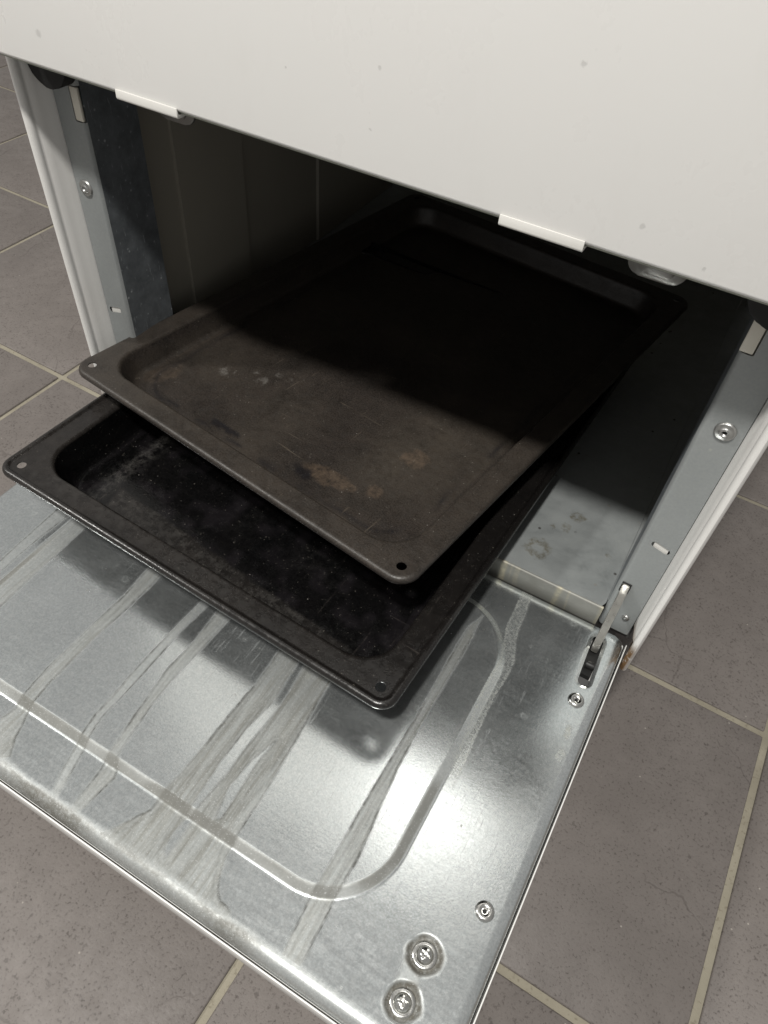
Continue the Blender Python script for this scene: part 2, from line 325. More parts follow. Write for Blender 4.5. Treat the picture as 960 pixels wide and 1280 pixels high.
def m_tile():
    k = NT('stone_tile'); co = k.coord(rnd=True)
    n1 = k.noise(co, 9, 7, 0.68); n2 = k.noise(co, 60, 5, 0.7); n3 = k.noise(co, 430, 5, 0.68)
    c = k.mix(k.ramp(n1, 0.3, 0.7), (0.155, 0.138, 0.128), (0.208, 0.187, 0.174))
    c = k.mix(k.ramp(n2, 0.3, 0.75, 0, 0.45), c, (0.125, 0.110, 0.102))
    pit = k.ramp(n3, 0.37, 0.45, 1, 0); c = k.mix(k.math('MULTIPLY', k.math('MULTIPLY', pit, k.ramp(n2, 0.35, 0.6, 0.35, 1.0)), 0.72), c, (0.055, 0.045, 0.040))
    pit2 = k.math('MULTIPLY', k.ramp(k.noise(co, 190, 3), 0.30, 0.37, 1, 0), k.ramp(n1, 0.45, 0.55)); c = k.mix(k.math('MULTIPLY', pit2, 0.6), c, (0.07, 0.06, 0.055))
    dc = k.noise(co, 14, 4, 0.6); wp = k.n('ShaderNodeVectorMath', operation='ADD'); k.l(co, wp.inputs[0])
    cb = k.n('ShaderNodeCombineXYZ'); k.l(k.math('MULTIPLY', dc, 0.05), cb.inputs[0]); k.l(k.math('MULTIPLY', k.noise(co, 19, 4), 0.05), cb.inputs[1]); k.l(cb.outputs[0], wp.inputs[1])
    cr = k.voro(wp.outputs[0], 7, 'DISTANCE_TO_EDGE'); crm = k.math('MULTIPLY', k.ramp(cr, 0.002, 0.007, 1, 0), k.ramp(k.noise(co, 10, 3), 0.52, 0.6))
    c = k.mix(k.math('MULTIPLY', crm, 0.35), c, (0.06, 0.05, 0.045))
    c = k.mix(k.math('MULTIPLY', k.ramp(k.voro(co, 55), 0.03, 0.05, 1, 0), 0.6), c, (0.42, 0.39, 0.35))
    k.bump(k.math('SUBTRACT', k.math('ADD', k.math('MULTIPLY', n2, 0.5), k.math('MULTIPLY', n3, 0.7)), k.math('MULTIPLY', crm, 0.5)), 0.35, 0.001)
    return k.set(col=c, rough=k.ramp(n2, 0.3, 0.7, 0.42, 0.6), spec=0.4)
M_tile = m_tile()
def m_grout():
    k = NT('sandy_grout'); co = k.coord(); n = k.noise(co, 30, 5, 0.7)
    c = k.mix(n, (0.25, 0.228, 0.175), (0.37, 0.340, 0.268)); c = k.mix(k.ramp(k.noise(co, 9, 4, 0.7), 0.45, 0.7, 0, 0.6), c, (0.17, 0.15, 0.115)); c = k.mix(k.ramp(k.noise(co, 300, 3), 0.3, 0.42, 0.5, 0), c, (0.14, 0.115, 0.08))
    k.bump(k.noise(co, 500, 3), 0.3, 0.001); return k.set(col=c, rough=0.85)
M_grout = m_grout()

# ---------------------------------------------------------------- floor: grout bed and tiles
FZ = -0.152; PITCH = 0.2986; TH = math.radians(-1.143)
floor = ob('floor', bx(-2.62, 1.62, -1.40, 2.83, FZ - 0.03, FZ - 0.0022), M_grout, kind='structure')
def tile_mesh():
    bm = bx(-PITCH / 2 + 0.0032, PITCH / 2 - 0.0032, -PITCH / 2 + 0.0032, PITCH / 2 - 0.0032, -0.008, 0)
    top = [e for e in bm.edges if all(v.co.z > -0.001 for v in e.verts)]
    ver = [e for e in bm.edges if abs(e.verts[0].co.z - e.verts[1].co.z) > 0.004]
    bmesh.ops.bevel(bm, geom=top + ver, offset=0.0014, segments=2, profile=0.5, affect='EDGES')
    me = bpy.data.meshes.new('floor_tile'); bmesh.ops.recalc_face_normals(bm, faces=bm.faces[:]); bm.to_mesh(me); bm.free()
    me.materials.append(M_tile); me.polygons.foreach_set('use_smooth', [True] * len(me.polygons)); me.set_sharp_from_angle(angle=math.radians(50)); return me
tm = tile_mesh(); rz = Matrix.Rotation(TH, 4, 'Z')
gx, gy = 0.09922545, 0.12242485
for i in range(-9, 5):
    for j in range(-5, 9):
        u = gx + (i + 0.5) * PITCH; v = gy + (j + 0.5) * PITCH
        p = rz @ Vector((u, v, 0)); tilt = Matrix.Rotation(random.uniform(-.0012, .0012), 4, 'X') @ Matrix.Rotation(random.uniform(-.0012, .0012), 4, 'Y')
        o = ob('floor_tile', tm, None, floor)
        o.matrix_basis = Matrix.Translation((p.x, p.y, FZ + random.uniform(-.0002, .0002))) @ rz @ tilt

# ---------------------------------------------------------------- cooker
cooker = bpy.data.objects.new('cooker', None); COL.objects.link(cooker); cooker.location = (0, 0.3, FZ)
cooker['label'] = 'white cooker with its bottom drawer flap folded down, baking trays inside the open compartment'; cooker['category'] = 'cooker'
CX = 0.55                                     # rear of the cooker
H = 0.748                                     # top of the cooker body
# white side panels with a rolled front edge
def side(s):
    prof = [(0.2500, CX), (0.2500, 0.0032), (0.2493, 0.0010), (0.2480, 0.0), (0.2464, 0.0002), (0.2450, 0.0013), (0.2443, 0.0034), (0.2446, 0.0052), (0.2448, 0.0062),
            (0.2444, 0.0072), (0.2436, 0.0086), (0.2428, 0.0120), (0.2420, 0.0170), (0.2408, 0.0205), (0.2408, 0.0300), (0.2440, 0.0300), (0.2440, CX)]
    bm = bmesh.new(); rings = []
    for z in (0.0, 0.0275, 0.0276, 0.30, H - 0.02):
        ring = []
        for (x, y) in prof:
            if z < 0.0276 and x < 0.2445 and 0.004 < y < 0.031: x = 0.2462      # the inner bead stops short of the bottom
            ring.append(bm.verts.new((s * x, y, z)))
        rings.append(ring)
    n = len(prof)
    for A, B in zip(rings, rings[1:]):
        for i in range(n): bm.faces.new((A[i], A[(i + 1) % n], B[(i + 1) % n], B[i]))
    bm.faces.new(rings[0]); bm.faces.new(rings[-1][::-1])
    return bm
for s in (-1, 1):
    p_ = ob('side_panel', side(s), M_side, cooker, angle=40)
    if s > 0: p_['label'] = 'right white side panel with brown rust at its lower end'
    # galvanised post: front flange with a rivet, an oblong hole and a bent return
    x_in, x_out, y_f = 0.2175, 0.2404, 0.0228
    def sdf(u, v):
        d = sd_rrect(u, v, x_in, x_out, 0.0108, 0.305, 0.0015)
        d = np.maximum(d, -sd_caps(u, v, 0.2270, 0.1098, 0.2350, 0.1076, 0.0024))
        d = np.maximum(d, -sd_rrect(u, v, x_in - 0.004, 0.2248, 0.2575, 0.2800, 0.001))
        return d
    rad = 0.003
    me = plate('post_flange', x_in, x_out, 0.0108, 0.305, 0.0009, sdf,
               lambda u, v: np.where(u < x_in + rad, rad - np.sqrt(np.maximum(rad ** 2 - (x_in + rad - u) ** 2, 0)), 0),
               lambda u, v, h: (s * u, y_f + h, v))
    fl_ = ob('post_flange', me, M_post, cooker)
    ob('flange_backing', bx(min(s * 0.2262, s * 0.2362), max(s * 0.2262, s * 0.2362), y_f + 0.0009, y_f + 0.0019, 0.102, 0.115), M_clip, fl_)
    ob('post_return', bx(min(s * x_in, s * (x_in + 0.0012)), max(s * x_in, s * (x_in + 0.0012)), y_f + rad, 0.072, 0.0112, 0.305), M_blue, cooker)
    rv = lathe([(0.0, 0.0004), (0.0014, 0.0004), (0.0016, 0.0026), (0.0022, 0.0030), (0.0030, 0.0024), (0.0036, 0.0014), (0.0048, 0.0017), (0.0056, 0.0013), (0.0060, 0.0)], (s * 0.2305, y_f, 0.2105), '-Y', 28)
    r_ = ob('rivet', rv, M_rivet, fl_, smooth=True)
    ob('rivet_hole', lathe([(0.00135, 0.0), (0.0, 0.0)], (s * 0.2305, y_f - 0.0008, 0.2105), '-Y', 16), M_bracket, fl_)
    g = bx(min(s * 0.2172, s * 0.2240), max(s * 0.2172, s * 0.2240), y_f - 0.0005, y_f + 0.0016, 0.2583, 0.2796, bev=0.0006)
    ob('edge_guard', g, M_plast, cooker, angle=40)
    # black rubber buffer half hidden behind the oven door
    n = 40; pts = []
    for i in range(n):
        a = 2 * math.pi * i / n; r0 = 0.0165 * (1 + 0.018 * math.sin(a * 11))
        pts.append((s * 0.2255 + r0 * math.cos(a), 0.297 + r0 * math.sin(a)))
    ob('rubber_buffer', prism(pts, 1, 0.009, 0.0205, 0.0008), M_rubber, cooker, angle=30)
    # inner lining of the compartment, with two vertical folds
    pr = [(0.2385, 0.073), (0.2375, 0.121), (0.2350, 0.1215), (0.2350, 0.2075), (0.2390, 0.209), (0.2390, 0.335), (0.2365, 0.337), (0.2365, CX - 0.004), (0.2400, CX - 0.004), (0.2400, 0.073)]
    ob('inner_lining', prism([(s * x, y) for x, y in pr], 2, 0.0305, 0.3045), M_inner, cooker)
    # metal tab hanging under the oven
    tb = [(-0.0165, 0.306), (-0.0165, 0.2750)] + [(-0.0085 - 0.008 * math.cos(q * math.pi / 12), 0.2720 - 0.0085 * math.sin(q * math.pi / 12)) for q in range(1, 7)] + [(0.0085 + 0.008 * math.sin(q * math.pi / 12), 0.2720 - 0.0085 * math.cos(q * math.pi / 12)) for q in range(0, 6)] + [(0.0165, 0.2750), (0.0165, 0.306)]
    t_ = ob('runner_tab', prism([(s * 0.163 + a, b) for a, b in tb], 1, 0.0515, 0.0545, 0.0009), M_tab, cooker, angle=40)
    ob('tab_bead', prism([(s * 0.163 + a * 0.6, b * 0.5 + 0.2665 * 0.5 + 0.0015) for a, b in tb], 1, 0.0503, 0.0516, 0.0005), M_tab, t_, angle=40)

# compartment floor with a bent front lip
me = plate('drawer_floor', -0.2168, 0.2168, 0.0, CX - 0.015, 0.004, lambda u, v: sd_rrect(u, v, -0.2168, 0.2168, 0.0, CX - 0.015, 0.0),
           lambda u, v: 0.0004 * np.sin(u * 31) * np.sin(v * 23), lambda u, v, h: (u, v + 0.0225, 0.0300 + h))
ob('drawer_floor', me, M_pan, cooker)
lip = []
for i in range(7):
    a = math.pi / 2 * i / 6; lip.append((0.0225 - 0.0022 * math.sin(a), 0.0300 - 0.0022 * (1 - math.cos(a))))
lip += [(0.0203, 0.0090), (0.0215, 0.0090), (0.0215, 0.0270), (0.0225, 0.0288)]
def m_lip():
    k = NT('dirty_lip'); co = k.coord(); cs = k.coord((1, 0.02, 0.06))
    c = k.mix(k.noise(co, 90, 4), (0.17, 0.17, 0.155), (0.25, 0.25, 0.23)); st = k.ramp(k.noise(cs, 62, 3, 0.6), 0.55, 0.66)
    c = k.mix(k.math('MULTIPLY', st, k.ramp(k.noise(co, 300, 3), 0.3, 0.6, 0.3, 0.9)), c, (0.40, 0.37, 0.27))
    k.bump(k.noise(co, 300, 3), 0.1, 0.001); return k.set(col=c, rough=0.5, metal=0.3)
lp = ob('floor_lip', prism(lip, 0, -0.2168, 0.2168), m_lip(), cooker, angle=40)
for s in (-1, 1): ob('floor_edge', bx(min(s * .2170, s * .2400), max(s * .2170, s * .2400), 0.0305, CX - 0.01, 0.026, 0.0300), M_pan, cooker)
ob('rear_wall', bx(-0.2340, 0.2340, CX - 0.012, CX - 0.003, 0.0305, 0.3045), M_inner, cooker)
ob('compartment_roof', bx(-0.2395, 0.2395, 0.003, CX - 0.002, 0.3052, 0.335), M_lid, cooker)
for s in (-1, 1): pass
ob('oven_body', bx(-0.2435, 0.2435, 0.001, CX - 0.003, 0.336, H - 0.021), M_white, cooker)
ob('underbody', bx(-0.2430, 0.2430, 0.0325, CX - 0.003, -0.004, 0.0085), M_plinth, cooker)
ob('plinth', bx(-0.236, 0.236, 0.055, CX - 0.01, FZ, -0.0045), M_plinth, cooker)

# oven door: big white panel hiding the upper part
bm = bx(-0.2475, 0.2475, -0.0225, -0.0015, 0.3080, 0.640, bev=0.0022, seg=3)
door = ob('oven_door', bm, M_white, cooker, angle=35)
ob('door_inner_glass', bx(-0.235, 0.235, -0.0195, -0.0040, 0.3066, 0.3078), m_plain('green_grey_edge', (0.34, 0.36, 0.31), 0.3), door)
for x0, x1 in ((-0.1330, -0.0905), (0.0965, 0.1375)):
    pr = [(-0.0234, 0.3103), (-0.0235, 0.3060), (-0.0231, 0.3051), (-0.0222, 0.3048), (-0.0030, 0.3048), (-0.0030, 0.3060), (-0.0218, 0.3064), (-0.0226, 0.3070), (-0.0227, 0.3103)]
    ob('door_clip', prism(pr, 0, x0, x1, 0.0003), M_clip, door, angle=35)
ob('control_panel', bx(-0.2475, 0.2475, -0.0150, 0.0, 0.646, H - 0.021, bev=0.002), M_white, cooker, angle=35)
ob('cooker_top', bx(-0.2510, 0.2510, -0.0180, CX, H - 0.0205, H, bev=0.003), M_white, cooker, angle=35)

# ---------------------------------------------------------------- drop-down flap
FT = 0.0150                                  # top of the galvanised inner sheet
X1, Y0, Y1 = 0.2415, -0.2850, 0.0185
STAINS=[
 ([(-0.1955,-0.1126),(-0.1805,-0.1139),(-0.1781,-0.1802),(-0.1817,-0.2189),(-0.1956,-0.2074),(-0.1873,-0.172)],0.55),
 ([(-0.1754,-0.1156),(-0.1596,-0.1171),(-0.152,-0.2033),(-0.1505,-0.2446),(-0.1657,-0.2321),(-0.1714,-0.1861)],0.8),
 ([(-0.0889,-0.1232),(-0.0762,-0.1237),(-0.0785,-0.1938),(-0.0788,-0.2293),(-0.0772,-0.2469),(-0.0731,-0.2558),(-0.0703,-0.2647),(-0.064,-0.2729),(-0.0718,-0.2806),(-0.0914,-0.2696),(-0.0861,-0.2491),(-0.0893,-0.2193),(-0.0877,-0.1769)],0.9),
 ([(-0.0351,-0.1319),(-0.031,-0.1316),(-0.0328,-0.2009),(-0.034,-0.2267),(-0.0293,-0.2427),(-0.0218,-0.2776),(-0.0272,-0.2786),(-0.0362,-0.2438),(-0.0394,-0.2268),(-0.0395,-0.1897)],0.65),
 ([(-0.0221,-0.1301),(-0.0092,-0.1275),(-0.0131,-0.1804),(-0.013,-0.204),(-0.008,-0.2387),(-0.0017,-0.2524),(-0.005,-0.2778),(-0.0118,-0.2786),(-0.0113,-0.2525),(-0.014,-0.2394),(-0.0179,-0.2136),(-0.0213,-0.1748)],0.8),
 ([(0.0309,-0.122),(0.035,-0.1575),(0.0334,-0.2028),(0.0311,-0.2289),(0.0294,-0.2433),(0.0298,-0.253),(0.0246,-0.2638),(0.0136,-0.2791),(0.0279,-0.2798),(0.0643,-0.2785),(0.0939,-0.2786),(0.1066,-0.2779),(0.0955,-0.2707),(0.0893,-0.2636),(0.0846,-0.2535),(0.0839,-0.2414),(0.082,-0.2152),(0.081,-0.1852),(0.0774,-0.1454),(0.0744,-0.1143),(0.0566,-0.1059)],1.0),
 ([(0.1374,-0.123),(0.1385,-0.1532),(0.1376,-0.178),(0.1376,-0.2128),(0.1373,-0.2411),(0.1385,-0.2664),(0.1396,-0.2764),(0.1531,-0.2765),(0.152,-0.2634),(0.1518,-0.2449),(0.1507,-0.2385),(0.1484,-0.1964),(0.1445,-0.1563),(0.1425,-0.1199)],0.85),
 ([(0.1585,0.0178),(0.1662,0.0201),(0.1702,-0.021),(0.1766,-0.048),(0.1765,-0.0783),(0.1774,-0.1162),(0.1801,-0.1566),(0.175,-0.1597),(0.1723,-0.12),(0.1684,-0.0805),(0.1685,-0.0493),(0.1623,-0.022)],0.6),
 ([(0.1975,-0.2431),(0.2079,-0.246),(0.2122,-0.2568),(0.2109,-0.2632),(0.203,-0.2678),(0.1992,-0.2644),(0.1985,-0.2511)],0.55),
]
HOLES=[
 [(0.0495,-0.1216),(0.0526,-0.1632),(0.0478,-0.1845),(0.0498,-0.2176),(0.0501,-0.2448),(0.0537,-0.245),(0.0562,-0.2198),(0.0567,-0.1932),(0.0578,-0.1637),(0.0548,-0.1183)],
 [(0.0705,-0.1801),(0.0636,-0.2025),(0.0617,-0.2211),(0.0669,-0.2387),(0.0691,-0.2358),(0.0686,-0.2212),(0.0679,-0.2021)],
 [(0.0511,-0.2473),(0.0501,-0.2568),(0.0519,-0.2654),(0.0552,-0.2684),(0.0553,-0.2576),(0.0552,-0.2468)],
]

SCREWS = [(s * 0.2063, y) for s in (-1, 1) for y in (-0.2372, -0.2622)]
SLOTS = [(s * 0.2232, 0.0035, s * 0.2250, -0.0330) for s in (-1, 1)]
def emb(u, v): return sd_rrect(u, v, -0.1735, 0.1735, -0.2475, -0.0120, 0.050)
def outline(u, v): return sd_rrect(u, v, -X1, X1, Y0, Y1, 0.010)
def flap_sdf(u, v):
    d = outline(u, v)
    for a in SLOTS: d = np.maximum(d, -sd_caps(u, v, *a, 0.0040))
    return d
def smooth01(t): t = np.clip(t, 0, 1); return t * t * (3 - 2 * t)
def flap_h(u, v):
    d = -outline(u, v); r = 0.0075
    z = np.where(d < r, -(r - np.sqrt(np.maximum(r * r - (r - np.clip(d, 0, r)) ** 2, 0))), 0)
    t_ = np.clip(-emb(u, v) / 0.0062, 0, 1); z = z + 0.0031 * np.where(t_ < 0.15, t_ ** 2 * 3.6, np.minimum(0.081 + (t_ - 0.15) * 1.08, 1.0))
    for sx, sy in SCREWS: z = z - 0.0021 * smooth01((0.0100 - np.hypot(u - sx, v - sy)) / 0.0020)
    for a in SLOTS: z = z - 0.0008 * smooth01((0.0022 - sd_caps(u, v, *a, 0.0040)) / 0.0022)
    z = z + 0.00022 * vnoise(u, v, 0.08, 3)
    return FT + z
_cache = {}
def stain_fields(u, v):
    key = len(u)
    if key in _cache: return _cache[key]
    wx = u + 0.0024 * vnoise(u, v * 0.22, 0.007, 21) + 0.0005 * vnoise(u, v * 0.3, 0.0022, 22); wy = v + 0.004 * vnoise(u, v, 0.012, 23)
    cov = np.zeros_like(u); rim = np.zeros_like(u); lime = np.zeros_like(u)
    hol = np.full_like(u, 1e9)
    for h in HOLES: hol = np.minimum(hol, poly_sd(wx, wy, h))
    for i, (pl, wgt) in enumerate(STAINS):
        pl = [(a, (-0.03 + 0.01 * math.sin(a * 900) if (b > -0.136 and i < 7) else b)) for a, b in pl]
        d = poly_sd(wx, wy, pl)
        if i == 5: d = np.maximum(d, -hol)
        m = smooth01(0.5 - d / 0.0012)
        e = np.exp(-(d / 0.00085) ** 2)
        if i == 7: lime = np.maximum(lime, np.maximum(0.55 * m, e)); continue
        cov = np.maximum(cov, m * wgt); rim = np.maximum(rim, e * (1.0 if i < 7 else 0.5) * (0.5 + 0.5 * smooth01(0.5 + 1.6 * vnoise(u, v, 0.02, 200 + i))))
        if i < 7:                                            # inner tide lines in each run
            rim = np.maximum(rim, 0.22 * wgt * m * np.exp(-((d + 0.0035 + 0.003 * vnoise(u, v * 0.4, 0.012, 31 + i)) / 0.0008) ** 2))
    # scale along the pressed edge of the panel and a few splashes
    edge = np.exp(-np.abs(emb(u, v) + 0.003) / 0.0028) * smooth01((u - 0.12) / 0.04) * smooth01((v + 0.235) / 0.03)
    lime = np.maximum(lime, 0.55 * edge)
    r = np.random.default_rng(5)
    for _ in range(90):
        cx, cy, rr = r.uniform(-.22, .23), r.uniform(-.28, .01), r.uniform(.0008, .0026); q = np.hypot(wx - cx, wy - cy) - rr
        lime = np.maximum(lime, 0.5 * np.exp(-np.abs(q) / 0.0005))
    q_ = emb(u, v); band = smooth01((-q_ - 0.0006) / 0.0009) * smooth01((q_ + 0.0078) / 0.0015) * smooth01((-0.12 - v) / 0.05) * (0.62 + 0.5 * vnoise(u, v, 0.02, 77))
    band = np.clip(band * 1.5, 0, 0.93)
    rim = rim * smooth01((v - Y0 - 0.0085) / 0.004); cov = cov * (0.4 + 0.6 * smooth01((v - Y0 - 0.006) / 0.005))
    dirt = np.zeros_like(u)
    for sx, sy in SCREWS:
        q = np.hypot(u - sx, v - sy); dirt = np.maximum(dirt, 0.95 * smooth01((0.0116 + 0.003 * vnoise(u, v, 0.006, 66) - q) / 0.003))
        dirt = np.maximum(dirt, 0.0 * q)
    d = -outline(u, v); front = smooth01((0.0105 + 0.002 * vnoise(u, v, 0.02, 52) - (v - Y0)) / 0.005)
    dirt = np.maximum(dirt, front * (0.75 + 0.5 * vnoise(u, v, 0.03, 51)) * (0.45 + 0.55 * smooth01((0.19 - u) / 0.1)))
    lime = lime * smooth01((v + 0.158) / 0.03)
    for ax, ay, bx2, by2 in ((0.2285, -0.072, 0.2290, -0.078), (0.2305, -0.0905, 0.2295, -0.096)): lime = np.maximum(lime, 0.9 * smooth01(0.5 - sd_caps(wx, wy, ax, ay, bx2, by2, 0.0022) / 0.001))
    q = np.hypot(u - 0.2215, v + 0.2785) ; dirt = np.maximum(dirt, 0.95 * np.exp(-np.abs(q - 0.0045 - 0.002 * vnoise(u, v, 0.004, 61)) / 0.001))
    _cache[key] = (cov, rim, lime, dirt, band); return _cache[key]
flap = bpy.data.objects.new('drawer_flap', None); COL.objects.link(flap); flap.parent = cooker
flap.matrix_parent_inverse = world_of(cooker).inverted(); flap.location = (0, 0.018, 0.006)
flap['label'] = 'flap folded down flat with streaked galvanised inner face'
me = plate('inner_sheet', -X1, X1, Y0, Y1, 0.00085, flap_sdf, flap_h, lambda u, v, h: (u, v, h),
           {'stain': lambda u, v: stain_fields(u, v)[0], 'rim': lambda u, v: stain_fields(u, v)[1], 'lime': lambda u, v: stain_fields(u, v)[2], 'dirt': lambda u, v: stain_fields(u, v)[3], 'film_and_lit_strip': lambda u, v: stain_fields(u, v)[4]})
bm = bmesh.new(); bm.from_mesh(me)
be = [e for e in bm.edges if e.is_boundary]
ext = bmesh.ops.extrude_edge_only(bm, edges=be)
for v in [g for g in ext['geom'] if isinstance(g, bmesh.types.BMVert)]: v.co.z = 0.0040 if abs(v.co.x) > 0.235 or v.co.y < -0.2 or v.co.y > 0.012 else v.co.z - 0.0012
for f in bm.faces: f.smooth = True
bm.to_mesh(me); bm.free()
sheet = ob('inner_sheet', me, M_flap, flap)
me.set_sharp_from_angle(angle=math.radians(60))
bm = bx(-0.2420, 0.2420, -0.2855, 0.0190, -0.0115, 0.0032, bev=0.0015)
for a in ((-0.2436, 0.2436, -0.2873, -0.2863, -0.0112, 0.0068), (-0.2436, -0.2427, -0.2862, 0.0175, -0.0112, 0.0068), (0.2427, 0.2436, -0.2862, 0.0175, -0.0112, 0.0068)):
    box(bm, *a, bev=0.00035, seg=2)
ob('outer_skin', bm, M_white, flap, angle=40)

# countersunk cross-head screws, hollow rivets, hinge arms
def screw_bm(x, y, z, rotz):
    bm = bmesh.new(); n = 48; prof = [(0.0, 0.0042), (0.0006, 0.0042), (0.0012, 0.00415), (0.0018, 0.0040), (0.0024, 0.0038), (0.0030, 0.0034), (0.0036, 0.0029), (0.0042, 0.0022), (0.0047, 0.0014), (0.0049, 0.0008), (0.0056, 0.0009), (0.0066, 0.0008), (0.0071, 0.0003), (0.0072, -0.001)]
    lathe(prof, (0, 0, 0), 'Z', n, bm)
    bmesh.ops.subdivide_edges(bm, edges=[e for e in bm.edges if max(v.co.xy.length for v in e.verts) < 0.0045], cuts=2, use_grid_fill=True)
    for v in bm.verts:
        a, b = abs(v.co.x), abs(v.co.y); L = 0.0031; W = 0.00062
        if (a < W and b < L) or (b < W and a < L): v.co.z -= 0.0020 * (1 - 0.5 * max(a, b) / L)
        elif a < 0.0011 and b < 0.0011: v.co.z -= 0.0014
    bmesh.ops.transform(bm, matrix=Matrix.Translation((x, y, z)) @ Matrix.Rotation(rotz, 4, 'Z'), verts=bm.verts)
    return bm
for i, (sx, sy) in enumerate(SCREWS):
    ob('screw', screw_bm(sx, sy, FT - 0.0021, 0.35 + 0.5 * i), M_steel, flap, angle=50)
for s in (-1, 1):
    for y in (-0.0505, -0.2015):
        pr = [(0.0, 0.0002), (0.0013, 0.0002), (0.0015, 0.0012), (0.0023, 0.0016), (0.0034, 0.0021), (0.0046, 0.0018), (0.0055, 0.0009), (0.0057, 0.0)]
        ob('rivet', lathe(pr, (s * 0.2255, y, FT), 'Z', 32), M_steel, flap, smooth=True)
        ob('rivet_hole', lathe([(0.0014, 0.0), (0.0, 0.0)], (s * 0.2255, y, FT + 0.0005), 'Z', 16), M_bracket, flap)
    # hinge arm: flat bar from the post down through the slot
    c = [(0.0262, 0.0595), (0.0232, 0.0590), (0.0198, 0.0560), (0.0162, 0.0500), (0.0128, 0.0420), (0.0092, 0.0330), (0.0055, 0.0240), (0.0018, 0.0160), (-0.0015, 0.0095)]
    up, dn = [], []
    for i, (y, z) in enumerate(c):
        a = c[max(i - 1, 0)]; b = c[min(i + 1, len(c) - 1)]; t = Vector((b[0] - a[0], b[1] - a[1])).normalized(); nn = Vector((-t.y, t.x))
        hw = 0.0042
        up.append((y + nn.x * hw, z + nn.y * hw)); dn.append((y - nn.x * hw, z - nn.y * hw))
    xa = s * 0.2208; ob('hinge_arm', prism(up + dn[::-1], 0, min(xa, xa + s * 0.0052), max(xa, xa + s * 0.0052), 0.0009), M_arm, flap, angle=40)
    ob('hinge_slot', bx(s * 0.2234 - 0.0034, s * 0.2234 + 0.0034, 0.0222, 0.0236, 0.0540, 0.0645, bev=0.0004), M_bracket, cooker)
    ob('hinge_pin', lathe([(0.0, 0.0016), (0.0018, 0.0016), (0.0026, 0.0008), (0.0028, 0.0)], (s * 0.2335, 0.0228, 0.0290), '-Y', 20), M_rivet, cooker, smooth=True)
    ob('hinge_bracket_and_shade', bx(s * 0.2242 - 0.0042, s * 0.2242 + 0.0042, -0.0240, 0.010, 0.0034, 0.0085), M_bracket, flap)  # dark block, lengthened so that the slot's inside looks shaded
    ob('slot_shade_plate', bx(s * 0.2250 - 0.0052, s * 0.2250 + 0.0052, -0.0385, -0.0242, 0.0033, 0.0042), M_shade_plate, flap)  # added grey plate, covers the white skin to darken the slot's inside
    ob('hinge_roller', lathe([(0.0, -0.0032), (0.0028, -0.0032), (0.0030, -0.0026), (0.0030, 0.0026), (0.0028, 0.0032), (0.0, 0.0032)], (s * 0.2250, -0.0165, 0.0112), n=20, rot=Matrix(((0, 0, 1), (0, 1, 0), (-1, 0, 0)))), M_bracket, flap, angle=40)

